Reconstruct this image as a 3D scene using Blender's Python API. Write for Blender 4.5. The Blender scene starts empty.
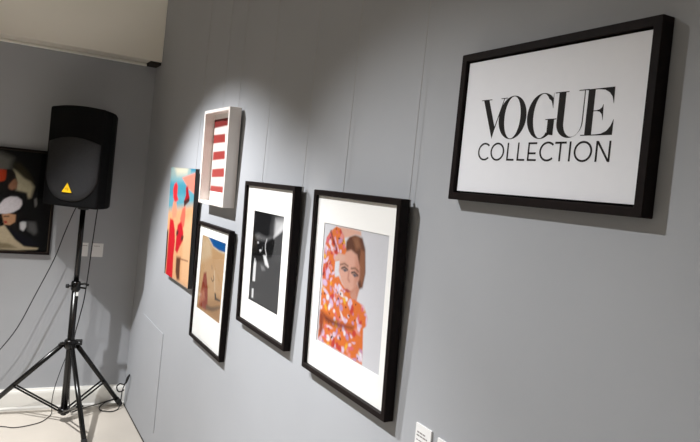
import bpy, bmesh, math, random
import numpy as np
from mathutils import Vector, Matrix

C = bpy.context.scene.collection
PI = math.pi
random.seed(7)

# shapes printed on the pictures: (kind, sRGB, edge softness, points as fractions of the print, [width])
ART = {
 'portrait': [
  ('p',(104,66,50),0.012,((0.385,0.116),(0.43,0.069),(0.516,0.046),(0.628,0.058),(0.681,0.136),(0.709,0.311),(0.683,0.429),(0.625,0.456),(0.569,0.329),(0.385,0.209))),
  ('p',(150,104,78),0.02,((0.482,0.071),(0.567,0.058),(0.615,0.131),(0.545,0.162))),
  ('p',(150,100,74),0.012,((0.616,0.143),(0.675,0.161),(0.699,0.325),(0.669,0.419),(0.611,0.324))),
  ('p',(200,140,118),0.01,((0.463,0.481),(0.599,0.411),(0.637,0.454),(0.611,0.532),(0.499,0.551))),
  ('p',(225,120,56),0.01,((0.229,0.428),(0.304,0.403),(0.371,0.457),(0.491,0.497),(0.542,0.544),(0.274,0.589))),
  ('p',(222,170,150),0.012,((0.378,0.197),(0.47,0.169),(0.568,0.198),(0.615,0.287),(0.623,0.371),(0.574,0.446),(0.491,0.496),(0.424,0.487),(0.349,0.435),(0.298,0.365),(0.3,0.275))),
  ('p',(200,140,118),0.03,((0.552,0.21),(0.609,0.276),(0.618,0.372),(0.561,0.447),(0.557,0.331))),
  ('l',(60,50,50),0.008,((0.343,0.334),(0.387,0.318),(0.439,0.332)),0.016),
  ('l',(60,50,50),0.008,((0.503,0.344),(0.545,0.333),(0.6,0.35)),0.016),
  ('p',(90,90,100),0.006,((0.355,0.342),(0.401,0.329),(0.435,0.342),(0.395,0.355))),
  ('p',(90,90,100),0.006,((0.515,0.354),(0.554,0.344),(0.591,0.358),(0.553,0.371))),
  ('l',(110,75,58),0.01,((0.318,0.309),(0.383,0.291),(0.44,0.303)),0.012),
  ('l',(110,75,58),0.01,((0.493,0.312),(0.553,0.301),(0.605,0.319)),0.012),
  ('l',(180,120,104),0.015,((0.461,0.344),(0.454,0.401),(0.477,0.414)),0.014),
  ('p',(165,70,74),0.008,((0.403,0.492),(0.453,0.478),(0.512,0.49),(0.463,0.507))),
  ('p',(206,150,130),0.01,((0.504,0.522),(0.572,0.458),(0.614,0.534),(0.555,0.553))),
  ('p',(226,178,158),0.01,((0.171,0.046),(0.276,0.01),(0.459,0.006),(0.597,0.011),(0.61,0.046),(0.516,0.046),(0.406,0.08),(0.315,0.095))),
  ('p',(226,120,56),0.008,((0.041,0.546),(0.021,0.441),(0.022,0.321),(0.026,0.214),(0.051,0.12),(0.116,0.06),(0.208,0.011),(0.278,0.025),(0.345,0.082),(0.397,0.183),(0.364,0.255),(0.286,0.279),(0.227,0.294),(0.227,0.374),(0.249,0.452),(0.318,0.462),(0.387,0.493),(0.467,0.513),(0.35,0.537))),
  ('p',(226,120,56),0.008,((0.022,0.985),(0.024,0.833),(0.029,0.699),(0.024,0.551),(0.305,0.501),(0.376,0.527),(0.491,0.547),(0.584,0.539),(0.722,0.56),(0.786,0.637),(0.777,0.697),(0.735,0.728),(0.749,0.867),(0.756,0.995))),
  ('p',(222,178,160),0.01,((0.2,0.261),(0.278,0.22),(0.386,0.222),(0.382,0.268),(0.286,0.279),(0.227,0.294))),
  ('p',(120,52,36),0.025,((0.05,0.745),(0.204,0.764),(0.409,0.766),(0.598,0.746),(0.586,0.77),(0.348,0.807),(0.139,0.81))),
  ('l',(110,44,34),0.012,((0.116,0.063),(0.159,0.123),(0.217,0.176),(0.232,0.206)),0.02),
  ('p',(150,70,44),0.02,((0.021,0.75),(0.104,0.767),(0.1,0.901),(0.035,0.969))),
 ],
 'monochrome': [
  ('p',(66,66,67),0.03,((-0.086,0.657),(0.089,0.588),(0.996,0.367),(1.001,0.998),(0.004,0.993))),
  ('p',(66,66,67),0.06,((0.662,-0.012),(1.01,0.004),(1.001,0.134),(0.737,0.229),(0.565,0.257),(0.576,0.131))),
  ('p',(190,190,191),0.05,((0.736,0.051),(1.015,0.025),(1.007,0.124),(0.903,0.162),(0.797,0.202),(0.724,0.224),(0.718,0.145))),
  ('p',(215,215,216),0.03,((0.891,0.107),(0.993,0.063),(0.999,0.125),(0.827,0.199),(0.701,0.24),(0.777,0.183))),
  ('p',(110,110,111),0.04,((0.079,0.268),(0.184,0.246),(0.317,0.26),(0.485,0.264),(0.7,0.239),(0.49,0.286),(0.156,0.31))),
  ('p',(12,12,13),0.02,((0.552,0.289),(0.683,0.249),(0.742,0.302),(0.735,0.388),(0.649,0.444),(0.537,0.446),(0.492,0.364))),
  ('p',(70,70,71),0.015,((1.008,0.131),(0.935,0.17),(0.74,0.241),(0.735,0.34),(0.693,0.429),(0.668,0.493),(1.034,0.451))),
  ('p',(14,14,15),0.02,((0.062,0.322),(0.289,0.32),(0.424,0.39),(0.503,0.512),(0.0,0.57),(-0.039,0.351))),
  ('p',(14,14,15),0.012,((-0.112,0.452),(0.132,0.443),(0.33,0.499),(0.075,0.535),(0.061,0.795),(-0.049,0.794))),
  ('l',(225,225,226),0.012,((0.488,0.279),(0.451,0.33),(0.456,0.386),(0.513,0.449)),0.014),
  ('p',(200,200,201),0.01,((0.155,0.339),(0.214,0.33),(0.226,0.347),(0.176,0.354))),
  ('p',(225,225,226),0.008,((0.252,0.416),(0.31,0.405),(0.331,0.421),(0.283,0.436))),
  ('l',(140,140,141),0.01,((0.283,0.436),(0.352,0.403),(0.354,0.378)),0.012),
  ('p',(225,225,226),0.015,((0.397,0.461),(0.495,0.45),(0.618,0.556),(0.598,0.57),(0.484,0.551))),
  ('p',(130,130,131),0.02,((0.338,0.574),(0.45,0.576),(0.508,0.607),(0.387,0.626))),
  ('p',(225,225,226),0.008,((0.104,0.524),(0.178,0.519),(0.179,0.773),(0.085,0.782),(0.086,0.62))),
  ('p',(225,225,226),0.008,((0.085,0.866),(0.148,0.86),(0.154,0.964),(0.09,0.965))),
  ('p',(10,10,11),0.02,((0.121,0.507),(0.275,0.49),(0.261,0.537),(0.145,0.558))),
 ],
 'desert': [
  ('p',(214,186,150),0.05,((0.012,0.02),(0.356,0.037),(0.46,0.227),(-0.017,0.391))),
  ('p',(20,92,160),0.012,((0.213,-0.009),(1.036,-0.017),(1.031,0.117),(0.74,0.123),(0.491,0.102))),
  ('l',(235,225,200),0.015,((0.215,-0.003),(0.492,0.107),(0.742,0.128),(1.032,0.121)),0.012),
  ('p',(180,138,94),0.06,((0.283,0.854),(0.938,0.676),(1.0,1.0),(-0.0,1.0))),
  ('p',(150,66,46),0.02,((0.177,0.499),(0.283,0.468),(0.404,0.674),(0.449,0.86),(0.411,0.958),(0.077,0.962),(0.106,0.755))),
  ('p',(190,120,92),0.03,((0.106,0.755),(0.231,0.692),(0.32,0.821),(0.072,0.949))),
  ('p',(120,92,66),0.02,((0.388,0.886),(0.61,0.872),(0.967,0.781),(0.959,0.825),(0.668,0.917),(0.407,0.946))),
  ('l',(70,62,54),0.008,((0.496,0.349),(0.518,0.391)),0.018),
  ('l',(70,62,54),0.008,((0.509,0.511),(0.578,0.545),(0.634,0.51),(0.604,0.469)),0.016),
  ('l',(232,214,188),0.01,((0.624,0.401),(0.709,0.644)),0.02),
  ('p',(64,52,44),0.01,((0.699,0.671),(0.758,0.667),(0.782,0.719),(0.949,0.717),(0.954,0.735),(0.732,0.753))),
 ],
 'stripes': [
  ('p',(132,48,46),0.012,((-0.0,-0.0),(1.134,-0.018),(1.122,0.089),(0.022,0.12))),
  ('p',(160,62,58),0.012,((0.028,0.215),(1.17,0.203),(1.158,0.315),(0.027,0.336))),
  ('p',(166,66,62),0.012,((0.062,0.452),(1.201,0.419),(1.187,0.529),(0.06,0.572))),
  ('p',(174,74,70),0.012,((0.072,0.693),(1.236,0.649),(1.224,0.769),(0.067,0.809))),
  ('p',(176,78,74),0.012,((0.061,0.924),(1.22,0.912),(1.206,1.031),(0.024,1.021))),
  ('p',(244,236,230),0.012,((0.578,0.121),(1.244,0.112),(1.35,0.784),(0.706,0.832),(0.657,0.528))),
  ('p',(246,238,230),0.02,((0.665,0.393),(1.113,0.348),(1.163,0.925),(0.731,0.915),(0.659,0.638))),
  ('l',(214,160,130),0.015,((0.737,0.233),(0.815,0.334),(0.763,0.495),(0.738,0.633)),0.035),
  ('p',(120,76,60),0.01,((0.654,0.216),(0.78,0.213),(0.815,0.27),(0.692,0.28))),
  ('l',(214,150,120),0.015,((0.808,0.85),(0.758,0.985),(0.905,1.011)),0.05),
 ],
 'beach': [
  ('p',(96,160,176),0.06,((-0.064,0.117),(1.083,0.072),(1.027,0.365),(-0.042,0.409))),
  ('p',(40,132,164),0.03,((0.811,-0.016),(1.025,-0.01),(1.035,0.028),(0.842,0.031))),
  ('p',(206,200,178),0.04,((0.132,-0.009),(0.738,-0.015),(0.68,0.05),(0.281,0.066))),
  ('p',(70,146,166),0.03,((-0.058,0.144),(0.702,0.13),(0.729,0.227),(-0.027,0.27))),
  ('p',(236,134,116),0.012,((0.506,0.086),(1.016,0.031),(1.04,0.213),(0.791,0.175))),
  ('p',(226,170,124),0.05,((-0.065,0.41),(1.042,0.292),(1.002,1.006),(-0.021,1.02))),
  ('p',(234,186,142),0.05,((0.67,0.474),(0.982,0.398),(1.053,0.968),(0.738,0.975))),
  ('p',(226,48,56),0.015,((0.192,0.152),(0.284,0.132),(0.347,0.168),(0.341,0.25),(0.405,0.288),(0.263,0.323),(0.182,0.278),(0.149,0.202))),
  ('p',(232,150,120),0.015,((0.19,0.313),(0.33,0.312),(0.376,0.386),(0.363,0.443),(0.201,0.47),(0.169,0.4))),
  ('p',(206,34,44),0.015,((0.1,0.476),(0.246,0.479),(0.337,0.558),(0.38,0.67),(0.353,0.791),(0.365,1.009),(0.066,1.03),(0.079,0.824),(0.084,0.656))),
  ('p',(60,34,36),0.02,((-0.035,0.606),(0.052,0.584),(0.064,0.826),(0.035,1.035),(-0.048,1.023))),
  ('p',(168,22,34),0.015,((0.678,0.159),(0.76,0.151),(0.798,0.203),(0.846,0.246),(0.831,0.279),(0.659,0.317),(0.639,0.289),(0.698,0.233))),
  ('p',(66,40,36),0.012,((0.638,0.286),(0.834,0.246),(0.853,0.271),(0.72,0.314),(0.665,0.341))),
  ('p',(226,110,90),0.015,((0.605,0.351),(0.711,0.325),(0.732,0.403),(0.708,0.5),(0.606,0.55),(0.532,0.445))),
  ('p',(200,30,44),0.015,((0.448,0.506),(0.584,0.467),(0.697,0.554),(0.703,0.623),(0.59,0.691),(0.5,0.759),(0.411,0.74),(0.423,0.622))),
  ('p',(96,62,46),0.02,((0.48,0.791),(0.653,0.777),(0.651,0.871),(0.664,0.971),(0.559,0.99),(0.486,0.923))),
  ('p',(88,44,42),0.015,((0.42,0.557),(0.502,0.558),(0.485,0.595),(0.406,0.61))),
  ('p',(86,44,42),0.015,((0.635,0.585),(0.719,0.587),(0.69,0.624),(0.615,0.635))),
  ('l',(120,70,52),0.01,((0.591,0.794),(0.939,0.776)),0.012),
 ],
 'dark': [
  ('p',(128,128,122),0.027,((0.413,0.046),(0.611,0.036),(0.702,0.081),(0.69,0.221),(0.426,0.256))),
  ('p',(214,204,172),0.0135,((0.715,0.192),(0.75,0.214),(0.795,0.267),(0.839,0.297),(0.866,0.346),(0.85,0.455),(0.829,0.469),(0.796,0.413),(0.746,0.396))),
  ('p',(60,54,34),0.0135,((0.705,0.133),(0.748,0.115),(0.815,0.2),(0.862,0.288),(0.798,0.261),(0.75,0.214))),
  ('p',(30,26,24),0.0045,((0.575,0.22),(0.669,0.194),(0.701,0.192),(0.725,0.223),(0.739,0.28),(0.749,0.314),(0.745,0.384),(0.71,0.402),(0.588,0.414))),
  ('p',(206,72,36),0.0054,((0.529,0.238),(0.59,0.207),(0.637,0.198),(0.666,0.203),(0.668,0.277),(0.66,0.307),(0.622,0.329),(0.536,0.34))),
  ('p',(172,122,92),0.0054,((0.686,0.333),(0.721,0.28),(0.734,0.283),(0.749,0.316),(0.745,0.378),(0.714,0.397),(0.692,0.379))),
  ('p',(40,32,30),0.0054,((0.67,0.219),(0.71,0.214),(0.731,0.263),(0.708,0.307),(0.687,0.356),(0.671,0.3))),
  ('p',(18,18,20),0.009,((0.588,0.414),(0.755,0.401),(0.821,0.411),(0.834,0.486),(0.594,0.512))),
  ('p',(28,24,24),0.009,((0.659,0.642),(0.707,0.623),(0.795,0.622),(0.81,0.706),(0.787,0.807),(0.696,0.758))),
  ('p',(206,156,118),0.0054,((0.663,0.641),(0.707,0.627),(0.759,0.639),(0.757,0.71),(0.724,0.744),(0.685,0.742))),
  ('p',(176,52,48),0.0036,((0.679,0.706),(0.698,0.701),(0.705,0.723),(0.688,0.73))),
  ('l',(70,48,40),0.0045,((0.68,0.661),(0.711,0.658)),0.008),
  ('p',(238,232,238),0.0054,((0.635,0.556),(0.669,0.49),(0.708,0.46),(0.756,0.458),(0.788,0.486),(0.795,0.53),(0.78,0.575),(0.737,0.616),(0.688,0.635),(0.642,0.636))),
  ('p',(226,226,228),0.0063,((0.791,0.714),(0.81,0.7),(0.834,0.704),(0.837,0.753),(0.82,0.796),(0.797,0.778))),
  ('p',(96,96,96),0.0135,((0.842,0.7),(0.9,0.698),(0.919,0.797),(0.898,0.827),(0.852,0.788))),
  ('p',(140,140,135),0.0054,((0.875,0.471),(0.892,0.454),(0.9,0.525),(0.886,0.555))),
  ('p',(206,190,160),0.0063,((0.602,0.794),(0.686,0.748),(0.718,0.799),(0.766,0.88),(0.836,0.95),(0.935,0.958),(0.93,0.975),(0.789,0.99),(0.614,0.989))),
  ('p',(150,136,108),0.009,((0.61,0.919),(0.726,0.926),(0.788,0.967),(0.614,0.984))),
  ('p',(20,20,30),0.0054,((0.704,0.76),(0.747,0.796),(0.83,0.847),(0.966,0.924),(0.836,0.944),(0.773,0.883),(0.722,0.798))),
 ],
}

# ------------------------------------------------------------------ materials
def lin(c):
    c = c / 255.0
    return c / 12.92 if c <= 0.04045 else ((c + 0.055) / 1.055) ** 2.4

def rgb(r, g, b):
    return (lin(r), lin(g), lin(b), 1.0)

def mat(name, color, rough=0.6, metal=0.0, spec=0.5, noise=0.0, scale=40.0, bump=0.0, bump_scale=200.0, emit=None):
    m = bpy.data.materials.new(name); m.use_nodes = True
    nt = m.node_tree; b = nt.nodes['Principled BSDF']
    b.inputs['Base Color'].default_value = color
    b.inputs['Roughness'].default_value = rough
    b.inputs['Metallic'].default_value = metal
    b.inputs['Specular IOR Level'].default_value = spec
    tc = nt.nodes.new('ShaderNodeTexCoord')
    if noise:
        n = nt.nodes.new('ShaderNodeTexNoise'); n.inputs['Scale'].default_value = scale; n.inputs['Detail'].default_value = 4
        r = nt.nodes.new('ShaderNodeValToRGB')
        r.color_ramp.elements[0].position = 0.3; r.color_ramp.elements[1].position = 0.7
        r.color_ramp.elements[0].color = tuple(c * (1 - noise) for c in color[:3]) + (1,)
        r.color_ramp.elements[1].color = tuple(min(1, c * (1 + noise)) for c in color[:3]) + (1,)
        nt.links.new(tc.outputs['Object'], n.inputs['Vector'])
        nt.links.new(n.outputs['Fac'], r.inputs['Fac'])
        nt.links.new(r.outputs['Color'], b.inputs['Base Color'])
    if bump:
        n = nt.nodes.new('ShaderNodeTexNoise'); n.inputs['Scale'].default_value = bump_scale; n.inputs['Detail'].default_value = 3
        bp = nt.nodes.new('ShaderNodeBump'); bp.inputs['Strength'].default_value = bump; bp.inputs['Distance'].default_value = 0.002
        nt.links.new(tc.outputs['Object'], n.inputs['Vector'])
        nt.links.new(n.outputs['Fac'], bp.inputs['Height'])
        nt.links.new(bp.outputs['Normal'], b.inputs['Normal'])
    return m

def print_mat(name, rough=0.55):
    m = bpy.data.materials.new(name); m.use_nodes = True
    nt = m.node_tree; b = nt.nodes['Principled BSDF']
    a = nt.nodes.new('ShaderNodeAttribute'); a.attribute_name = 'ink'
    nt.links.new(a.outputs['Color'], b.inputs['Base Color'])
    b.inputs['Roughness'].default_value = rough; b.inputs['Specular IOR Level'].default_value = 0.08
    return m

def glass_mat(name):
    m = bpy.data.materials.new(name); m.use_nodes = True
    nt = m.node_tree; nt.nodes.remove(nt.nodes['Principled BSDF'])
    out = nt.nodes['Material Output']
    t = nt.nodes.new('ShaderNodeBsdfTransparent'); g = nt.nodes.new('ShaderNodeBsdfGlossy')
    g.inputs['Roughness'].default_value = 0.03
    lw = nt.nodes.new('ShaderNodeLayerWeight'); lw.inputs['Blend'].default_value = 0.5
    pw = nt.nodes.new('ShaderNodeMath'); pw.operation = 'POWER'; pw.inputs[1].default_value = 5
    f = nt.nodes.new('ShaderNodeMath'); f.operation = 'MULTIPLY_ADD'; f.inputs[1].default_value = .5; f.inputs[2].default_value = .012
    nt.links.new(lw.outputs['Facing'], pw.inputs[0]); nt.links.new(pw.outputs[0], f.inputs[0])
    mx = nt.nodes.new('ShaderNodeMixShader')
    nt.links.new(f.outputs[0], mx.inputs['Fac'])
    nt.links.new(t.outputs[0], mx.inputs[1]); nt.links.new(g.outputs[0], mx.inputs[2])
    nt.links.new(mx.outputs[0], out.inputs['Surface'])
    return m

def grille_mat(name):
    m = mat(name, rgb(40, 40, 42), 0.6, 0.0, 0.3)
    nt = m.node_tree; b = nt.nodes['Principled BSDF']
    tc = nt.nodes.new('ShaderNodeTexCoord'); v = nt.nodes.new('ShaderNodeTexVoronoi'); v.inputs['Scale'].default_value = 260
    r = nt.nodes.new('ShaderNodeValToRGB')
    r.color_ramp.elements[0].position = 0.25; r.color_ramp.elements[0].color = rgb(18, 18, 19)
    r.color_ramp.elements[1].position = 0.4; r.color_ramp.elements[1].color = rgb(42, 42, 44)
    nt.links.new(tc.outputs['Object'], v.inputs['Vector'])
    nt.links.new(v.outputs['Distance'], r.inputs['Fac']); nt.links.new(r.outputs['Color'], b.inputs['Base Color'])
    return m

M = dict(
    grey=mat('grey_wall_paint', rgb(170, 172, 176), 0.75, spec=0.25, noise=0.02, scale=3, bump=0.05, bump_scale=400),
    white_wall=mat('white_wall_paint', rgb(238, 233, 222), 0.8, spec=0.2, noise=0.01, scale=4),
    skirting=mat('white_gloss_paint', rgb(238, 236, 230), 0.4, noise=0.01, scale=6),
    floor=mat('pale_floor', rgb(196, 188, 177), 0.42, spec=0.4, noise=0.03, scale=5),
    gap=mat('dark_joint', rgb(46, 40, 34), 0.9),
    frame=mat('dark_stained_wood', rgb(24, 17, 16), 0.55, spec=0.12, noise=0.3, scale=60),
    white_frame=mat('white_box_wood', rgb(236, 228, 222), 0.5, noise=0.015, scale=30),
    mount=mat('white_mat_board', rgb(247, 246, 243), 0.8, spec=0.2, noise=0.006, scale=80),
    board=mat('backing_board', rgb(120, 104, 84), 0.9),
    sign=mat('white_sign_board', rgb(240, 241, 246), 0.6, spec=0.3, noise=0.006, scale=60),
    ink=mat('black_ink', rgb(26, 22, 20), 0.6, spec=0.2),
    dark_edge=mat('dark_panel_edge', rgb(40, 38, 38), 0.5),
    print=print_mat('printed_photograph'),
    glass=glass_mat('picture_glass'),
    cab=mat('black_textured_plastic', rgb(9, 9, 10), 0.6, spec=0.12, bump=0.35, bump_scale=900),
    horn=mat('black_smooth_plastic', rgb(15, 15, 16), 0.4, spec=0.4),
    grille=grille_mat('perforated_grille'),
    yellow=mat('yellow_badge', rgb(250, 200, 24), 0.4),
    badge_mark=mat('badge_mark', rgb(150, 96, 14), 0.5),
    steel=mat('black_powder_coat', rgb(9, 8, 8), 0.24, spec=0.45),
    rubber=mat('black_rubber', rgb(16, 16, 16), 0.7),
    sticker=mat('pale_sticker', rgb(226, 226, 224), 0.6),
    cable=mat('black_cable', rgb(20, 20, 20), 0.55),
    wire=mat('clear_nylon_wire', rgb(176, 174, 172), 0.5),
    card=mat('white_card', rgb(240, 239, 238), 0.7, spec=0.2),
    text=mat('grey_print', rgb(140, 134, 134), 0.8),
    rail=mat('white_metal_rail', rgb(248, 247, 240), 0.35, spec=0.5),
)

# ------------------------------------------------------------------ builders
def link(name, me, m=None, parent=None):
    o = bpy.data.objects.new(name, me); C.objects.link(o)
    if m is not None:
        for k in (m if isinstance(m, (list, tuple)) else [m]): me.materials.append(k)
    if parent is not None: o.parent = parent
    return o

def from_bm(name, bm, m=None, parent=None, smooth=False):
    bmesh.ops.recalc_face_normals(bm, faces=bm.faces)
    me = bpy.data.meshes.new(name); bm.to_mesh(me); bm.free()
    if smooth:
        for p in me.polygons: p.use_smooth = True
    return link(name, me, m, parent)

def add_box(bm, lo, hi, bev=0.0):
    t = bmesh.new()
    v = [t.verts.new((x, y, z)) for x in (lo[0], hi[0]) for y in (lo[1], hi[1]) for z in (lo[2], hi[2])]
    for f in ((0, 1, 3, 2), (4, 6, 7, 5), (0, 4, 5, 1), (2, 3, 7, 6), (0, 2, 6, 4), (1, 5, 7, 3)):
        t.faces.new([v[i] for i in f])
    bmesh.ops.recalc_face_normals(t, faces=t.faces)
    if bev: bmesh.ops.bevel(t, geom=list(t.edges), offset=bev, segments=2, profile=0.5, affect='EDGES')
    me = bpy.data.meshes.new('t'); t.to_mesh(me); t.free(); bm.from_mesh(me); bpy.data.meshes.remove(me)

def box(name, lo, hi, m, parent=None, bev=0.0):
    bm = bmesh.new(); add_box(bm, lo, hi, bev)
    return from_bm(name, bm, m, parent)

def add_tube(bm, pts, r, n=10, caps=True):
    pts = [Vector(p) for p in pts]
    rs = r if isinstance(r, (list, tuple)) else [r] * len(pts)
    rings = []; up = None
    for i, p in enumerate(pts):
        d = (pts[min(i + 1, len(pts) - 1)] - pts[max(i - 1, 0)]).normalized()
        if up is None: up = Vector((0, 0, 1)) if abs(d.z) < .9 else Vector((1, 0, 0))
        a = d.cross(up)
        if a.length < 1e-6: a = d.orthogonal()
        a.normalize(); b = a.cross(d).normalized(); up = b
        rings.append([bm.verts.new(p + (a * math.cos(2 * PI * k / n) + b * math.sin(2 * PI * k / n)) * rs[i]) for k in range(n)])
    for q, w in zip(rings, rings[1:]):
        for k in range(n): bm.faces.new((q[k], q[(k + 1) % n], w[(k + 1) % n], w[k]))
    if caps: bm.faces.new(rings[0][::-1]); bm.faces.new(rings[-1])

def tube(name, pts, r, m, parent=None, n=10):
    bm = bmesh.new(); add_tube(bm, pts, r, n)
    o = from_bm(name, bm, m, parent, smooth=True)
    return o

def spline(pts, k=8):
    P = [Vector(p) for p in pts]; P = [2 * P[0] - P[1]] + P + [2 * P[-1] - P[-2]]
    o = []
    for i in range(1, len(P) - 2):
        for j in range(k):
            t = j / k
            o.append(0.5 * ((2 * P[i]) + (P[i + 1] - P[i - 1]) * t + (2 * P[i - 1] - 5 * P[i] + 4 * P[i + 1] - P[i + 2]) * t * t
                            + (3 * P[i] - P[i - 1] - 3 * P[i + 1] + P[i + 2]) * t ** 3))
    o.append(P[-2]); return o

def add_poly(bm, pts, y, th):
    """flat outline in local x,z standing at local y, th thick towards -y"""
    f = [bm.verts.new((a, y - th, b)) for a, b in pts]
    bk = [bm.verts.new((a, y, b)) for a, b in pts]
    bm.faces.new(f); n = len(pts)
    for i in range(n): bm.faces.new((f[i], f[(i + 1) % n], bk[(i + 1) % n], bk[i]))

def empty(name, loc, rot=(0, 0, 0), label=None, cat=None, group=None):
    o = bpy.data.objects.new(name, None); C.objects.link(o)
    o.location = loc; o.rotation_euler = rot; o.empty_display_size = 0.05
    if label: tag(o, label, cat, group)
    return o

def tag(o, label, cat, group=None):
    o['label'] = label; o['category'] = cat
    if group: o['group'] = group
    return o

def struct(o):
    o['kind'] = 'structure'; return o

# ------------------------------------------------------------------ setting
YB = 4.0187            # back wall plane
H = 3.0
XL, YF = -3.4, -1.9
struct(box('floor', (XL - .1, YF - .1, -0.1), (0.1, YB + .1, 0.0), M['floor']))
struct(box('ceiling', (XL - .1, YF - .1, H), (0.1, YB + .1, H + .1), M['white_wall']))
struct(box('wall_right', (0.0, YF - .1, 0.006), (0.1, YB + .1, H), M['grey']))
struct(box('wall_back', (XL - .1, YB, 0.0), (0.0, YB + .1, H), M['grey']))
struct(box('wall_left', (XL - .1, YF, 0.0), (XL, YB, H), M['white_wall']))
struct(box('wall_front', (XL, YF - .1, 0.0), (0.0, YF, H), M['grey']))
struct(box('trim_1', (-0.0035, YF, 0.0), (0.02, YB - .016, 0.0055), M['gap']))   # joint under the panelled wall

# skirting along the back wall: board with rounded top and a small foot
bm = bmesh.new()
prof = [(0, 0), (-.022, 0), (-.022, .012), (-.017, .022), (-.016, .100), (-.0135, .112), (-.009, .119), (-.007, .127), (0, .127)]
for x in (XL, 0.0):
    for a, z in prof: bm.verts.new((x, YB + a, z))
bm.verts.ensure_lookup_table(); n = len(prof)
for i in range(n): bm.faces.new([bm.verts[k] for k in (i, (i + 1) % n, n + (i + 1) % n, n + i)])
bm.faces.new([bm.verts[i] for i in range(n)]); bm.faces.new([bm.verts[n + i] for i in range(n)])
struct(from_bm('baseboard_back', bm, M['skirting']))

# bulkhead over the back wall: front plate, soffit stopping short of the corner, slim rail at the wall
ZB = 2.184
YK = 3.868
bm = bmesh.new()
add_box(bm, (XL, YK, ZB), (0.0, YK + .02, H), .004)
add_box(bm, (XL, YK + .015, ZB + .002), (-.06, YB, ZB + .02))
struct(from_bm('trim_2', bm, M['white_wall']))
bm = bmesh.new()
add_box(bm, (XL, YB - .016, ZB - .017), (-.062, YB, ZB - .005), .002)
add_box(bm, (XL, YB - .006, ZB - .006), (-.062, YB, ZB + .0018))
struct(from_bm('trim_3', bm, M['rail']))
struct(box('soffit_gap_shade', (-.064, YK + .021, ZB - .016), (0, YB, ZB + .003), M['gap']))   # dark block in the soffit's corner gap, standing in for its deep shade
# picture rail the wires hang from
bm = bmesh.new(); add_box(bm, (-.014, -.2, 2.86), (0, YK, 2.885), .002)
struct(from_bm('trim_4', bm, M['rail']))

# access panel in the right wall
p = empty('access_panel', (0, 3.46, .129), (0, 0, -PI / 2), 'flush square access panel painted grey low in the wall by the corner', 'panel')
box('panel_door', (-.233, -.004, 0), (.233, 0, .531), M['grey'], p, .0012)

# ------------------------------------------------------------------ printed pictures
def smooth(d, w): return np.clip(0.5 - d / (2 * w), 0, 1)

def sdf(px, py, poly):
    d = np.full(px.shape, 1e9); ins = np.zeros(px.shape, bool); n = len(poly)
    for i in range(n):
        (x0, y0), (x1, y1) = poly[i], poly[(i + 1) % n]
        ex, ey = x1 - x0, y1 - y0; l = ex * ex + ey * ey + 1e-12
        t = np.clip(((px - x0) * ex + (py - y0) * ey) / l, 0, 1)
        d = np.minimum(d, (px - x0 - t * ex) ** 2 + (py - y0 - t * ey) ** 2)
        if y0 != y1:
            ins ^= ((y0 > py) != (y1 > py)) & (px < (x1 - x0) * (py - y0) / (y1 - y0) + x0)
    d = np.sqrt(d); return np.where(ins, -d, d)

def seg(px, py, pts):
    d = np.full(px.shape, 1e9)
    for (x0, y0), (x1, y1) in zip(pts, pts[1:]):
        ex, ey = x1 - x0, y1 - y0; l = ex * ex + ey * ey + 1e-12
        t = np.clip(((px - x0) * ex + (py - y0) * ey) / l, 0, 1)
        d = np.minimum(d, (px - x0 - t * ex) ** 2 + (py - y0 - t * ey) ** 2)
    return np.sqrt(d)

def raster(w, h, base, ops, nx=110, grain=.02, spots=None, gain=1.0):
    ny = int(nx * h / w); asp = h / w
    u = np.linspace(0, 1, nx); v = np.linspace(0, 1, ny); U, V = np.meshgrid(u, v); Vv = V * asp
    lc = lambda c: np.array([lin(k) for k in c[:3]])
    img = np.ones((ny, nx, 3)) * lc(base)
    body = np.zeros((ny, nx))
    def put(a, c): img[:] = img * (1 - a[..., None]) + lc(c) * a[..., None]
    rnd = random.Random(11)
    for op in ops:
        pts = [(a, b * asp) for a, b in op[3]]
        if op[0] == 'p':
            a = smooth(sdf(U, Vv, pts), max(op[2], .004)); put(a, op[1])
            if spots and op[1] == spots[0]: body = np.maximum(body, a)
            if spots and op[1] == spots[2]:        # last blouse patch done: scatter the pattern before the next shape
                for k in range(spots[3]):
                    cx, cy = rnd.random(), rnd.random() * asp
                    ang = rnd.random() * PI; rx = .015 + .04 * rnd.random() ** 2; ry = .01 + .018 * rnd.random()
                    c = rnd.choice(spots[1]); s = .42 if sum(c) < 250 else 1
                    X = (U - cx) * math.cos(ang) + (Vv - cy) * math.sin(ang); Y = -(U - cx) * math.sin(ang) + (Vv - cy) * math.cos(ang)
                    d = (np.sqrt((X / (rx * s)) ** 2 + (Y / (ry * s)) ** 2) - 1) * ry
                    put(smooth(d, .008) * body * (1 - a), c)
                body[:] = 0
        else:
            put(smooth(seg(U, Vv, pts) - op[4] / 2, max(op[2], .004)), op[1])
    rs = np.random.RandomState(3)
    img *= gain
    img *= 1 + grain * rs.randn(ny, nx, 1)
    return np.clip(img, 0, 1)

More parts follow.
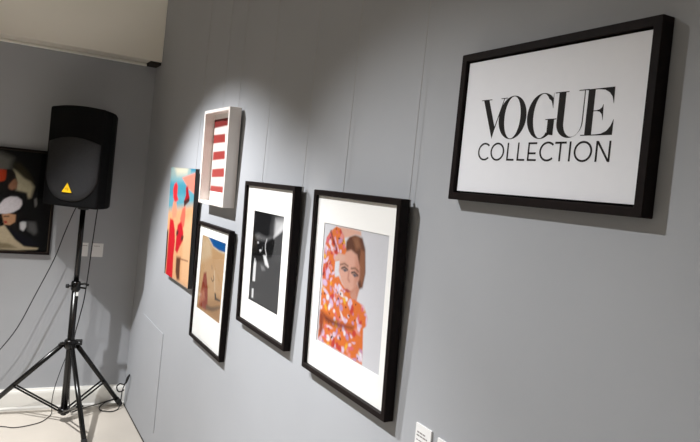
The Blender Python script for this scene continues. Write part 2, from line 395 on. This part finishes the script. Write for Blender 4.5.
def print_mesh(name, lo, hi, y, img, parent):
    """print sheet filling lo..hi in local x,z, facing local -y"""
    ny, nx = img.shape[:2]
    xs = np.linspace(lo[0], hi[0], nx); zs = np.linspace(hi[1], lo[1], ny)
    X, Z = np.meshgrid(xs, zs)
    vs = np.stack([X, np.full_like(X, y), Z], -1).reshape(-1, 3)
    idx = np.arange(nx * ny).reshape(ny, nx)
    fs = np.stack([idx[1:, :-1], idx[1:, 1:], idx[:-1, 1:], idx[:-1, :-1]], -1).reshape(-1, 4)
    me = bpy.data.meshes.new(name); me.from_pydata(vs.tolist(), [], fs.tolist())
    at = me.color_attributes.new('ink', 'FLOAT_COLOR', 'POINT')
    at.data.foreach_set('color', np.concatenate([img.reshape(-1, 3), np.ones((nx * ny, 1))], 1).astype(np.float32).ravel())
    me.update()
    return link(name, me, M['print'], parent)

def frame_bars(w, h, fw, d, m, parent, bev=.0012, name='frame'):
    """four mitred bars round w x h, d deep (local y -d..0), origin at bottom centre"""
    bm = bmesh.new()
    def ring(x0, x1, z0, z1, y): return [bm.verts.new(p) for p in ((x0, y, z0), (x1, y, z0), (x1, y, z1), (x0, y, z1))]
    a = ring(-w / 2, w / 2, 0, h, 0); b = ring(-w / 2, w / 2, 0, h, -d)
    c = ring(-w / 2 + fw, w / 2 - fw, fw, h - fw, -d); e = ring(-w / 2 + fw, w / 2 - fw, fw, h - fw, 0)
    for q, r in ((a, b), (b, c), (c, e), (e, a)):
        for i in range(4): bm.faces.new((q[i], q[(i + 1) % 4], r[(i + 1) % 4], r[i]))
    bmesh.ops.recalc_face_normals(bm, faces=bm.faces)
    bmesh.ops.bevel(bm, geom=[ed for ed in bm.edges], offset=bev, segments=1, affect='EDGES')
    return from_bm(name, bm, m, parent)

def window_sheet(name, w, h, hole, y, th, m, parent):
    bm = bmesh.new(); x0, x1, z0, z1 = hole; W2 = w / 2
    for lo, hi in (((-W2, 0), (W2, z0)), ((-W2, z1), (W2, h)), ((-W2, z0), (x0, z1)), ((x1, z0), (W2, z1))):
        add_box(bm, (lo[0], y - th, lo[1]), (hi[0], y, hi[1]))
    bmesh.ops.remove_doubles(bm, verts=bm.verts, dist=1e-5)
    return from_bm(name, bm, m, parent)

def framed(name, label, x, y, z, w, h, tilt, d, fw, hole, img_key, base, rotz=-PI / 2, group=None, spots=None, grain=.02, mount=True, back=False, recess=.008, nx=110, gain=1.0):
    loc = (x, y, z)
    r = empty(name, loc, (tilt, 0, rotz), label, 'picture', group)
    frame_bars(w, h, fw, d, M['frame'], r)
    iw, ih = w / 2 - fw, h - fw
    yb = -(d - recess)                              # face of the glass package
    if mount:
        ms = window_sheet('mat_board', 2 * iw, h - 2 * fw, (hole[0], hole[1], hole[2] - fw, hole[3] - fw), yb + .0035, .0016, M['mount'], r)
        ms.location.z = fw
    x0, x1, z0, z1 = hole
    img = raster(x1 - x0, z1 - z0, base, ART[img_key], nx, grain, spots, gain)
    e = .004 if mount else 0
    print_mesh('print', (x0, z0), (x1, z1), yb + .0039, img, r)
    box('backing_board', (-iw, yb + .0045, fw), (iw, yb + .007, ih), M['board'], r)
    box('glass', (-iw, yb - .001, fw), (iw, yb + .001, ih), M['glass'], r)
    return r

G = 'framed pictures hung on the long grey wall'
framed('framed_picture', 'dark framed picture of a woman in an orange patterned blouse with one arm raised', 0, 1.403, .988,
       .4307, .523, .0345, .0265, .0155, (-.156, .166, .094, .432), 'portrait', (222, 222, 227), group=G, gain=.8, nx=150,
       spots=((226, 120, 56), [(236, 214, 230), (222, 190, 222), (228, 206, 232), (232, 150, 140), (240, 180, 50), (204, 70, 60), (40, 30, 34), (40, 30, 34), (40, 30, 34), (240, 236, 240), (230, 120, 50), (196, 150, 190), (226, 110, 120)], (222, 178, 160), 480))
framed('framed_picture', 'dark framed black-and-white photograph in a white mat between two colour pictures', 0, 1.9615, .993,
       .4245, .521, .034, .025, .0155, (-.126, .128, .095, .418), 'monochrome', (22, 22, 24), group=G, gain=.85)
framed('framed_picture', 'dark framed picture of a sandy desert wall and blue sky below the white box frame', 0, 2.520, .787,
       .420, .523, .017, .023, .0135, (-.156, .150, .140, .466), 'desert', (206, 166, 122), group=G, gain=.70)

# frameless print on a standing-off panel
r = empty('unframed_picture', (-.006, 3.020, .984), (.033, 0, -PI / 2), 'tall frameless print of red figures on sand with a pink sail, nearest the corner', 'picture', G)
box('panel_board', (-.2175, -.02, 0), (.2175, 0, .560), M['dark_edge'], r, .0008)
print_mesh('print', (-.2170, .0005), (.2170, .5595), -.0204, raster(.431, .557, (150, 172, 170), ART['beach'], 110, .03, None, .8), r)
for z in (.06, .45): box('hanging_batten', (-.15, 0, z), (.15, .0055, z + .04), M['board'], r)

# white shadow box
r = empty('box_frame', (0, 2.532, 1.397), (.027, 0, -PI / 2), 'deep white box frame holding a red-and-white striped print, above the desert picture', 'picture', G)
frame_bars(.326, .406, .013, .051, M['white_frame'], r, .001)
box('backing_board', (-.15, -.007, .013), (.15, -.002, .393), M['mount'], r)
print_mesh('print', (-.1495, .055), (.112, .372), -.0075, raster(.2615, .317, (238, 228, 222), ART['stripes'], 100, .02, None, .85), r)
box('glass', (-.15, -.0485, .013), (.15, -.0465, .393), M['glass'], r)

# picture on the back wall behind the loudspeaker
framed('framed_picture', 'black framed dark photograph of people in berets, on the back wall behind the loudspeaker', -.9425, YB - .0005, .944,
       .815, .621, .0, .026, .013, (-.3925, .3925, .014, .607), 'dark', (14, 14, 15), rotz=0, mount=False, grain=.05, nx=150, gain=.6)

# hanging wires
def wire(y, ztop, zbot, x, label):
    r = empty('hanging_wire', (x, y, zbot), (0, 0, 0), label, 'wire', 'wires from the picture rail')
    tube('wire', [(0, 0, 0), (0, 0, (ztop - zbot) * .5), (-x - .008, 0, ztop - zbot)], .0006, M['wire'], r, 6)
    box('hook', (-.004, -.003, -.012), (.004, .003, .006), M['wire'], r, .001)
    return r
T = 2.862
wire(1.200, T, 1.505, -.012, 'thin wire down to the right side of the orange blouse portrait')
wire(1.505, T, 1.505, -.012, 'thin wire down to the left side of the orange blouse portrait')
wire(1.758, T, 1.508, -.012, 'thin wire down to the right side of the black-and-white photograph')
wire(2.085, T, 1.508, -.012, 'thin wire down to the left side of the black-and-white photograph')
wire(2.425, T, 1.796, -.006, 'thin wire down to the right side of the white box frame')
wire(2.620, T, 1.796, -.006, 'thin wire down to the left side of the white box frame')
wire(2.900, T, 1.52, -.014, 'thin wire down to the frameless beach print')

# ------------------------------------------------------------------ title sign
r = empty('wall_sign', (0, .8295, 1.521), (.003, 0, -PI / 2), 'wide black framed white sign with large black lettering in two lines', 'sign')
frame_bars(.437, .303, .0150, .0265, M['frame'], r)
box('sign_board', (-.2005, -.0195, .0190), (.2015, -.016, .2845), M['sign'], r)
box('backing_board', (-.2045, -.008, .0145), (.2045, -.003, .2885), M['ink'], r)
def letters(name, polys, parent):
    bm = bmesh.new()
    for pl in polys: add_poly(bm, [((u - 217.4) / 1000, v / 1000) for u, v in pl], -.0195, .0004)
    return from_bm(name, bm, M['ink'], parent)
def arc(cx, cy, rx, ry, a0, a1, n=28):
    return [(cx + rx * math.cos(math.radians(a0 + (a1 - a0) * i / n)), cy + ry * math.sin(math.radians(a0 + (a1 - a0) * i / n))) for i in range(n + 1)]
def strip(a, b):       # quads between two outlines with the same count
    return [[a[i], a[i + 1], b[i + 1], b[i]] for i in range(len(a) - 1)]
def rect(x0, y0, x1, y1): return [(x0, y0), (x1, y0), (x1, y1), (x0, y1)]
T1 = []
# V
T1 += [[(u + 3, v) for u, v in q] for q in [[(67.2, 203.2), (81.6, 203.2), (104.2, 146.5), (98.4, 126.2)], [(122.4, 203.2), (123.9, 203.2), (104.3, 145.5), (103.4, 149)],
       rect(61.5, 202.6, 89.5, 204), rect(114.5, 202.6, 131, 204)]]
# O
T1 += strip(arc(150.4, 165.3, 34.6, 41.2, 0, 360, 64), arc(150.6, 165.3, 20.2, 39.9, 0, 360, 64))
# G
T1 += strip(arc(221, 164.2, 33.6, 41.2, 48, 309, 60), arc(221.2, 164.2, 19.5, 39.9, 48, 309, 60))
T1 += [[(243.6, 204.2), (244.8, 176.5), (240, 190), (234.2, 193.9), (243.4, 194.8)], rect(235.6, 132, 249.2, 157.6), rect(230.5, 156.6, 254.2, 158.1),
       [(249.2, 128.8), (249.2, 134), (232, 134), (236, 130.4)]]
# U
T1 += [rect(255.4, 150, 269.6, 203.4), rect(247, 202.6, 275.6, 204), rect(307.2, 150, 308.7, 203.4), rect(296, 202.6, 316, 204)]
T1 += strip(arc(282.0, 150, 26.7, 26.4, 180, 360, 40), arc(288.4, 150, 18.8, 24.8, 180, 360, 40))
# E
T1 += [rect(314.7, 126.8, 327.5, 203), rect(307, 126.4, 349, 127.9), rect(312, 202, 345, 203.4),
       [(363.0, 203.4), (363.6, 176.8), (360.2, 188), (354.5, 195), (346, 200), (333, 202.2), (333, 203.4)],
       [(366.2, 126.4), (366.4, 151.5), (362, 141), (355.5, 133.2), (346, 129), (333, 127.8), (333, 126.4)],
       rect(327, 166.2, 338, 167.5), [(345.2, 177), (346.6, 150.8), (343.6, 160.5), (339.5, 165), (334, 166.2), (334, 167.5), (339, 168.7), (343, 171.5)]]
letters('title_lettering', T1, r)
T2 = []; sw = 3.4
def ringarc(cx, cy, rx, ry, a0, a1, n=40): return strip(arc(cx, cy, rx, ry, a0, a1, n), arc(cx, cy, rx - sw, ry - sw, a0, a1, n))
def bar(x0, y0, x1, y1, w=sw):
    d = Vector((x1 - x0, y1 - y0)).normalized() * w / 2; n = (-d.y, d.x)
    return [(x0 - n[0], y0 - n[1]), (x1 - n[0], y1 - n[1]), (x1 + n[0], y1 + n[1]), (x0 + n[0], y0 + n[1])]
z0, z1 = 83.2, 117.2
T2 += ringarc(86.6, 100.4, 18.2, 17.6, 46, 314)
T2 += ringarc(121, 100.3, 18.0, 17.6, 0, 360, 48)
for x in (146.4, 172.4): T2 += [rect(x, z0, x + sw, z1), rect(x, z0, x + 18.6, z0 + sw)]
T2 += [rect(197.4, z0, 197.4 + sw, z1), rect(197.4, z0, 218, z0 + sw), rect(197.4, z1 - sw, 217.4, z1), rect(197.4, 95.4, 216, 95.4 + sw)]
T2 += ringarc(242.4, 100.3, 18.0, 17.6, 46, 314)
T2 += [rect(257.6, z1 - sw, 281.4, z1), rect(267.8, z0, 267.8 + sw, z1), rect(287.8, z0, 287.8 + sw, z1)]
T2 += ringarc(315.6, 100.1, 17.8, 17.6, 0, 360, 48)
T2 += [rect(339.8, z0, 339.8 + sw, z1), rect(363.4, z0, 363.4 + sw, z1), [(339.8, z1), (343.9, z1), (366.8, z0), (362.7, z0)]]
letters('subtitle_lettering', T2, r)

# ------------------------------------------------------------------ caption cards
def card(name, label, loc, w, h, rotz, lines, group, cat='caption card'):
    r = empty(name, loc, (0, 0, rotz), label, cat, group)
    box('card', (-w / 2, -.004, 0), (w / 2, 0, h), M['card'], r, .0005)
    bm = bmesh.new(); rn = random.Random(5)
    for (u0, u1, v, hh) in lines:
        u = u0
        while u < u1 - .002:
            k = min(u1 - u, .003 + .007 * rn.random())
            add_box(bm, (u, -.0043, v), (u + k, -.0039, v + hh)); u += k + .0016
    from_bm('caption_print', bm, M['text'], r)
    return r
card('picture_caption', 'white caption card with grey text lines, just right of the lower corner of the portrait', (0, 1.0725, .932), .053, .09, -PI / 2,
     [(-.020, .010, .0705, .003), (-.021, .017, .0635, .003), (-.021, .012, .054, .002)], 'caption cards on the long wall')
card('picture_caption', 'white caption card low on the grey wall, second one right of the portrait', (0, .9985, .928), .053, .09, -PI / 2,
     [(-.020, .010, .0705, .003), (-.021, .017, .0635, .003), (-.021, .012, .054, .002)], 'caption cards on the long wall')
card('picture_caption', 'white caption card on the back wall half hidden by the speaker pole', (-.345, YB, .942), .068, .085, 0,
     [(-.02, .028, .066, .003)], 'caption cards on the back wall')
card('picture_caption', 'white caption card on the back wall just right of the speaker pole', (-.254, YB, .942), .068, .085, 0,
     [(-.024, .012, .066, .003)], 'caption cards on the back wall')

# ------------------------------------------------------------------ loudspeaker
PX, PY = -.393, 3.79
SB, ST = 1.266, 1.832
ROT = math.radians(-37)
spk = empty('loudspeaker', (PX, PY, SB), (0, 0, ROT), 'black plastic loudspeaker with a yellow triangle badge on the tripod stand', 'loudspeaker')
HS = ST - SB
def front_y(x): return -.172 + .022 * (x / .17) ** 2
def cabinet_mesh():
    plan = [(-.174 + .0339 * i, front_y(-.174 + .0339 * i)) for i in range(11)]
    plan += [(.165, -.06), (.150, .01), (.108, .112), (.09, .125), (-.09, .125), (-.108, .112), (-.156, .01), (-.174, -.06)]
    bm = bmesh.new()
    lo = [bm.verts.new((x, y, 0)) for x, y in plan]
    hi = [bm.verts.new((x, y, HS - .014 * (x / .17) ** 2 - .02 * max(0, (y + .05) / .175))) for x, y in plan]
    n = len(plan)
    sides = [bm.faces.new((lo[i], lo[(i + 1) % n], hi[(i + 1) % n], hi[i])) for i in range(n)]
    bm.faces.new(lo[::-1]); bm.faces.new(hi)
    bmesh.ops.recalc_face_normals(bm, faces=bm.faces)
    es = [e for e in bm.edges if len(e.link_faces) == 2 and e.calc_face_angle(0) > .35]
    bmesh.ops.bevel(bm, geom=es, offset=.018, segments=4, profile=.5, affect='EDGES', clamp_overlap=True)
    me = bpy.data.meshes.new('cabinet'); bm.to_mesh(me); bm.free(); return me
cab_me = cabinet_mesh()
cab = link('cabinet', cab_me, M['cab'], spk)
# horn mouth and side handles are cut out of the cabinet
def cutter(verts_lo, verts_hi):
    bm = bmesh.new(); a = [bm.verts.new(v) for v in verts_lo]; b = [bm.verts.new(v) for v in verts_hi]; n = len(a)
    for i in range(n): bm.faces.new((a[i], a[(i + 1) % n], b[(i + 1) % n], b[i]))
    bm.faces.new(a[::-1]); bm.faces.new(b); bmesh.ops.recalc_face_normals(bm, faces=bm.faces)
    me = bpy.data.meshes.new('cut'); bm.to_mesh(me); bm.free(); o = bpy.data.objects.new('cut', me); C.objects.link(o); return o
def rr(hw, z0, z1, y, rad=.02, arch=0.0):
    pts = []
    for cx, cz, a0 in ((hw - rad, z0 + rad, -90), (hw - rad, z1 - rad, 0), (-hw + rad, z1 - rad, 90), (-hw + rad, z0 + rad, 180)):
        for k in range(5):
            a = math.radians(a0 + 22.5 * k); x = cx + rad * math.cos(a)
            z = cz + rad * math.sin(a)
            if cz < (z0 + z1) / 2: z += arch * (1 - (x / hw) ** 2)
            pts.append((x, y, z))
    return pts
cuts = [cutter(rr(.154, HS - .198, HS - .028, -.22, .02, .03), rr(.085, HS - .15, HS - .065, -.095, .02, .012))]
for s in (-1, 1):
    cuts.append(cutter([(s * .21, y, z) for y, z in ((-.045, .24), (.05, .24), (.05, .36), (-.045, .36))],
                       [(s * .125, y, z) for y, z in ((-.03, .255), (.035, .255), (.035, .345), (-.03, .345))]))
for k in cuts:
    md = cab.modifiers.new('cut', 'BOOLEAN'); md.operation = 'DIFFERENCE'; md.object = k; md.solver = 'EXACT'
    dg = bpy.context.evaluated_depsgraph_get()
    me = bpy.data.meshes.new_from_object(cab.evaluated_get(dg)); cab.modifiers.clear(); cab.data = me
    bpy.data.objects.remove(k)
cab.data.name = 'cabinet'
# horn throat
bm = bmesh.new()
rings = [rr(.083, HS - .148, HS - .067, -.0955, .02, .012), rr(.05, HS - .135, HS - .08, -.097, .02), rr(.012, HS - .122, HS - .094, -.0965, .01)]
vv = [[bm.verts.new((x, y, z)) for x, y, z in q] for q in rings]
for q, w in zip(vv, vv[1:]):
    for i in range(len(q)): bm.faces.new((q[i], q[(i + 1) % len(q)], w[(i + 1) % len(q)], w[i]))
bm.faces.new(vv[-1])
from_bm('horn', bm, M['horn'], spk)
# grille: arched top, round bottom, gently domed
out = []
zt, zm, zb, hw = HS - .21, .185, .032, .157
for i in range(15):
    x = -hw + 2 * hw * i / 14; out.append((x, zt + .032 * (1 - (x / hw) ** 2)))
for i in range(25):
    a = -PI * (i / 24); out.append((hw * math.copysign(abs(math.cos(a)) ** .85, math.cos(a)), zm + (zm - zb) * math.sin(a)))
bm = bmesh.new(); cx, cz = 0, .2; rings = []
for k, (s, dy) in enumerate(((1, .004), (1, -.004), (.975, -.008), (.8, -.0105), (.55, -.012), (.28, -.013), (.06, -.0133))):
    rings.append([bm.verts.new((cx + (x - cx) * s, front_y(cx + (x - cx) * s) + dy, cz + (z - cz) * s)) for x, z in out])
for q, w in zip(rings, rings[1:]):
    for i in range(len(q)): bm.faces.new((q[i], q[(i + 1) % len(q)], w[(i + 1) % len(q)], w[i]))
bm.faces.new(rings[-1])
from_bm('grille', bm, M['grille'], spk, smooth=True)['label'] = 'dark grey perforated grille with a round lower edge'
# badge
def tri(s, cz): return [(-.5 * s, cz - .30 * s * 1.0), (.5 * s, cz - .30 * s), (0, cz + .58 * s)]
bx = -.004
bd = None
bm = bmesh.new(); add_poly(bm, [(x + bx, z) for x, z in tri(.060, .098)], 0, .003)
bd = from_bm('badge', bm, M['yellow'], spk); bd.location.y = -.188; bd.rotation_euler.x = -.02; bd['label'] = 'yellow triangular badge'
bm = bmesh.new()
for pl in strip(arc(bx, .097, .0095, .0095, -60, 200, 20), arc(bx, .097, .0075, .0075, -60, 200, 20)): add_poly(bm, pl, 0, .0004)
for pl in strip(arc(bx, .096, .0045, .0045, -90, 180, 14), arc(bx, .096, .0028, .0028, -90, 180, 14)): add_poly(bm, pl, 0, .0004)
bk = from_bm('badge_mark', bm, M['badge_mark'], bd); bk.location.y = -.003
# socket under the cabinet
tube('pole_socket', [(0, 0, -.018), (0, 0, .004)], .032, M['horn'], spk, 20)

# ------------------------------------------------------------------ tripod stand
st = empty('speaker_stand', (PX, PY, 0), (0, 0, 0), 'black tripod stand carrying the loudspeaker in the corner', 'speaker stand')
tube('inner_pole', [(0, 0, .80), (0, 0, SB - .019)], .0155, M['steel'], st, 16)
tube('outer_pole', [(0, 0, .045), (0, 0, .80)], .0195, M['steel'], st, 16)
ck = tube('clamp_collar', [(0, 0, .772), (0, 0, .778), (0, 0, .822), (0, 0, .828)], [.022, .027, .027, .022], M['steel'], st, 18)
tube('clamp_knob', [(-.028, -.008, .80), (-.040, -.01, .80), (-.040, -.01, .80), (-.055, -.012, .80)], [.005, .005, .013, .012], M['rubber'], ck, 12)
bm = bmesh.new(); add_tube(bm, [(.024, -.006, .812), (.05, -.008, .816), (.07, -.004, .806)], [.007, .006, .008], 10)
add_tube(bm, [(.024, .004, .79), (.062, .008, .784)], [.006, .005], 10)
from_bm('clamp_lever', bm, M['rubber'], ck)
box('label_sticker', (.002, -.0215, .745), (.016, -.0195, .768), M['sticker'], st)
hub = tube('leg_hub', [(0, 0, .43), (0, 0, .44), (0, 0, .478), (0, 0, .486)], [.026, .034, .034, .026], M['steel'], st, 20)
bm = bmesh.new(); add_tube(bm, [(.03, .0, .478), (.062, -.004, .478)], .008, 10); add_tube(bm, [(.03, 0, .455), (.062, -.004, .456)], .005, 10)
add_tube(bm, [(.060, -.004, .452), (.060, -.004, .484)], .007, 10)
from_bm('hub_knob', bm, M['rubber'], hub)
tube('lower_hub', [(0, 0, .050), (0, 0, .054), (0, 0, .078), (0, 0, .082)], [.026, .034, .034, .026], M['steel'], st, 20)
tube('pole_cap', [(0, 0, .040), (0, 0, .0465)], [.016, .0195], M['rubber'], st, 16)
feet = [(.366, .184), (.068, -.452), (-.440, .176)]
for fx, fy in feet:
    d = Vector((fx, fy)).normalized(); sx = Vector((-d.y, d.x))
    top = Vector((d.x * .036, d.y * .036, .458)); end = Vector((fx, fy, .012))
    lg = tube('leg', [top, end.lerp(top, .02)], .0142, M['steel'], st, 12)
    tip = end.lerp(top, .10)
    tube('rubber_foot', [tip, end.lerp(top, .03), end], [.0168, .0175, .014], M['rubber'], lg, 12)
    # lug at the hub
    bm = bmesh.new()
    for s in (-1, 1):
        a = Vector((d.x * .02, d.y * .02, 0)); o_ = Vector((sx.x, sx.y, 0)) * .014 * s
        add_tube(bm, [Vector((d.x * .026, d.y * .026, .462)) + o_, Vector((d.x * .062, d.y * .062, .452)) + o_], .006, 8)
    from_bm('leg_lug', bm, M['steel'], hub)
    mid = top.lerp(end, .60)
    bm = bmesh.new()
    for s in (-1, 1):
        o_ = Vector((sx.x, sx.y, 0)) * .0155 * s
        add_tube(bm, [Vector((d.x * .030, d.y * .030, .068)) + o_, mid + o_], .0056, 8)
    add_tube(bm, [mid - Vector((sx.x, sx.y, 0)) * .019, mid + Vector((sx.x, sx.y, 0)) * .019], .006, 8)
    from_bm('brace', bm, M['steel'], st)

# ------------------------------------------------------------------ cables
def cable(name, label, pts, r=.003):
    o = tube(name, spline(pts, 8), r, M['cable'], None, 8)
    tag(o, label, 'cable'); return o
cable('audio_cable', 'black cable sagging from the loudspeaker down past the picture to the left edge',
      [(-.405, 3.875, 1.262), (-.425, 3.90, 1.235), (-.47, 3.905, 1.09), (-.515, 3.91, .93), (-.596, 3.91, .726), (-.676, 3.91, .532), (-.76, 3.91, .399), (-.90, 3.9, .22), (-1.08, 3.86, .05), (-1.25, 3.8, .0035), (-1.5, 3.7, .0035)])
pc = empty('power_cord', (PX, PY, 0), (0, 0, 0), 'black power cord down the stand pole and looped over the floor to the wall plug', 'cable')
def rel(pts): return [(x - PX, y - PY, z) for x, y, z in pts]
tube('cord', spline(rel([(-.307, 3.812, 1.262), (-.309, 3.816, 1.24), (-.318, 3.82, 1.05), (-.326, 3.82, .86), (-.335, 3.82, .711), (-.350, 3.832, .60), (-.367, 3.843, .47), (-.368, 3.848, .30), (-.362, 3.852, .12),
     (-.345, 3.87, .03), (-.32, 3.92, .0045), (-.26, 3.965, .0045), (-.165, 3.985, .018), (-.07, 3.978, .048), (-.075, 3.984, .040), (-.115, 3.986, .028), (-.155, 3.968, .007), (-.158, 3.91, .0045), (-.10, 3.883, .0045), (-.052, 3.915, .006), (-.036, 3.935, .05), (-.034, 3.925, .12), (-.028, 3.905, .16), (-.024, 3.888, .185)])), .0034, M['cable'], pc, 8)
bm = bmesh.new(); add_tube(bm, rel([(-.024, 3.890, .176), (-.022, 3.882, .195), (-.018, 3.876, .215), (-.010, 3.872, .235)]), [.0045, .0075, .008, .0055], 10)
from_bm('plug', bm, M['rubber'], pc, smooth=True)
tube('cord_loop', spline(rel([(-.024, 3.893, .18), (-.034, 3.90, .165), (-.052, 3.93, .160), (-.066, 3.95, .135), (-.056, 3.945, .108), (-.040, 3.925, .112), (-.032, 3.90, .13)])), .0042, M['cable'], pc, 8)
cable('signal_cable', 'thin black cable hanging behind the pole foot and trailing over the floor to the left',
      [(-.372, 3.835, .47), (-.42, 3.85, .30), (-.445, 3.88, .17), (-.452, 3.89, .09), (-.447, 3.90, .03), (-.444, 3.92, .0045), (-.463, 3.867, .004), (-.524, 3.785, .0035), (-.647, 3.739, .0035), (-.728, 3.77, .0035), (-.9, 3.80, .0035), (-1.2, 3.75, .0035)], .0024)

# ------------------------------------------------------------------ light
def spot(name, loc, target, watts, size, blend, color=(1, .96, .9), radius=.02):
    l = bpy.data.lights.new(name, 'SPOT'); l.energy = watts; l.spot_size = math.radians(size); l.spot_blend = blend
    l.color = color; l.shadow_soft_size = radius
    o = bpy.data.objects.new(name, l); C.objects.link(o); o.location = loc
    o.rotation_euler = (Vector(target) - Vector(loc)).to_track_quat('-Z', 'Y').to_euler(); return o
TX, TZ = -1.4, 2.72
COOL = (.975, .985, 1.0)
spot('track_or_fill_spot', (TX, 3.0, TZ), (-.34, 2.44, 0), 215, 79, .5, COOL)
spot('track_or_fill_spot', (TX, 1.84, TZ), (-.30, .86, 0), 98, 78, .8, COOL)
spot('track_or_fill_spot', (-1.15, 2.66, TZ), (-1.0, 4.0, .2), 70, 41, .6, (1, .985, .95))
spot('track_or_fill_spot', (-2.0, -.3, TZ), (XL, -.5, 1.4), 34, 100, .6, COOL)  # added fill: bounces off the left wall to raise the ambient light
spot('track_or_fill_spot', (-2.0, 1.6, TZ), (-.55, YB, 2.80), 14, 30, .6, (1, .98, .95))  # added fill, only there to brighten the bulkhead face
EXPOSURE = 0.85

w = bpy.data.worlds.new('world'); bpy.context.scene.world = w; w.use_nodes = True
w.node_tree.nodes['Background'].inputs[0].default_value = (.5, .5, .5, 1); w.node_tree.nodes['Background'].inputs[1].default_value = .05

# ------------------------------------------------------------------ camera
cd = bpy.data.cameras.new('camera'); cam = bpy.data.objects.new('camera', cd); C.objects.link(cam)
R_ = Vector((0.897983, -0.427994, 0.102217)); U_ = Vector((-0.084122, 0.061036, 0.994584)); F_ = Vector((0.431915, 0.901718, -0.018806))
cam.matrix_world = Matrix(((R_.x, U_.x, -F_.x, -.9), (R_.y, U_.y, -F_.y, 0), (R_.z, U_.z, -F_.z, 1.51774), (0, 0, 0, 1)))
cd.lens = 32.1942; cd.shift_x = 0.08790; cd.shift_y = -0.03607
cd.sensor_fit = 'HORIZONTAL'; cd.sensor_width = 36; cd.clip_start = .01
bpy.context.scene.camera = cam
sc = bpy.context.scene
sc.view_settings.view_transform = 'Standard'; sc.view_settings.look = 'None'; sc.view_settings.gamma = 1
sc.view_settings.exposure = EXPOSURE; sc.view_settings.use_curve_mapping = False
sc.cycles.use_denoising = True
sc.cycles.max_bounces = 10; sc.cycles.diffuse_bounces = 6; sc.cycles.transparent_max_bounces = 12
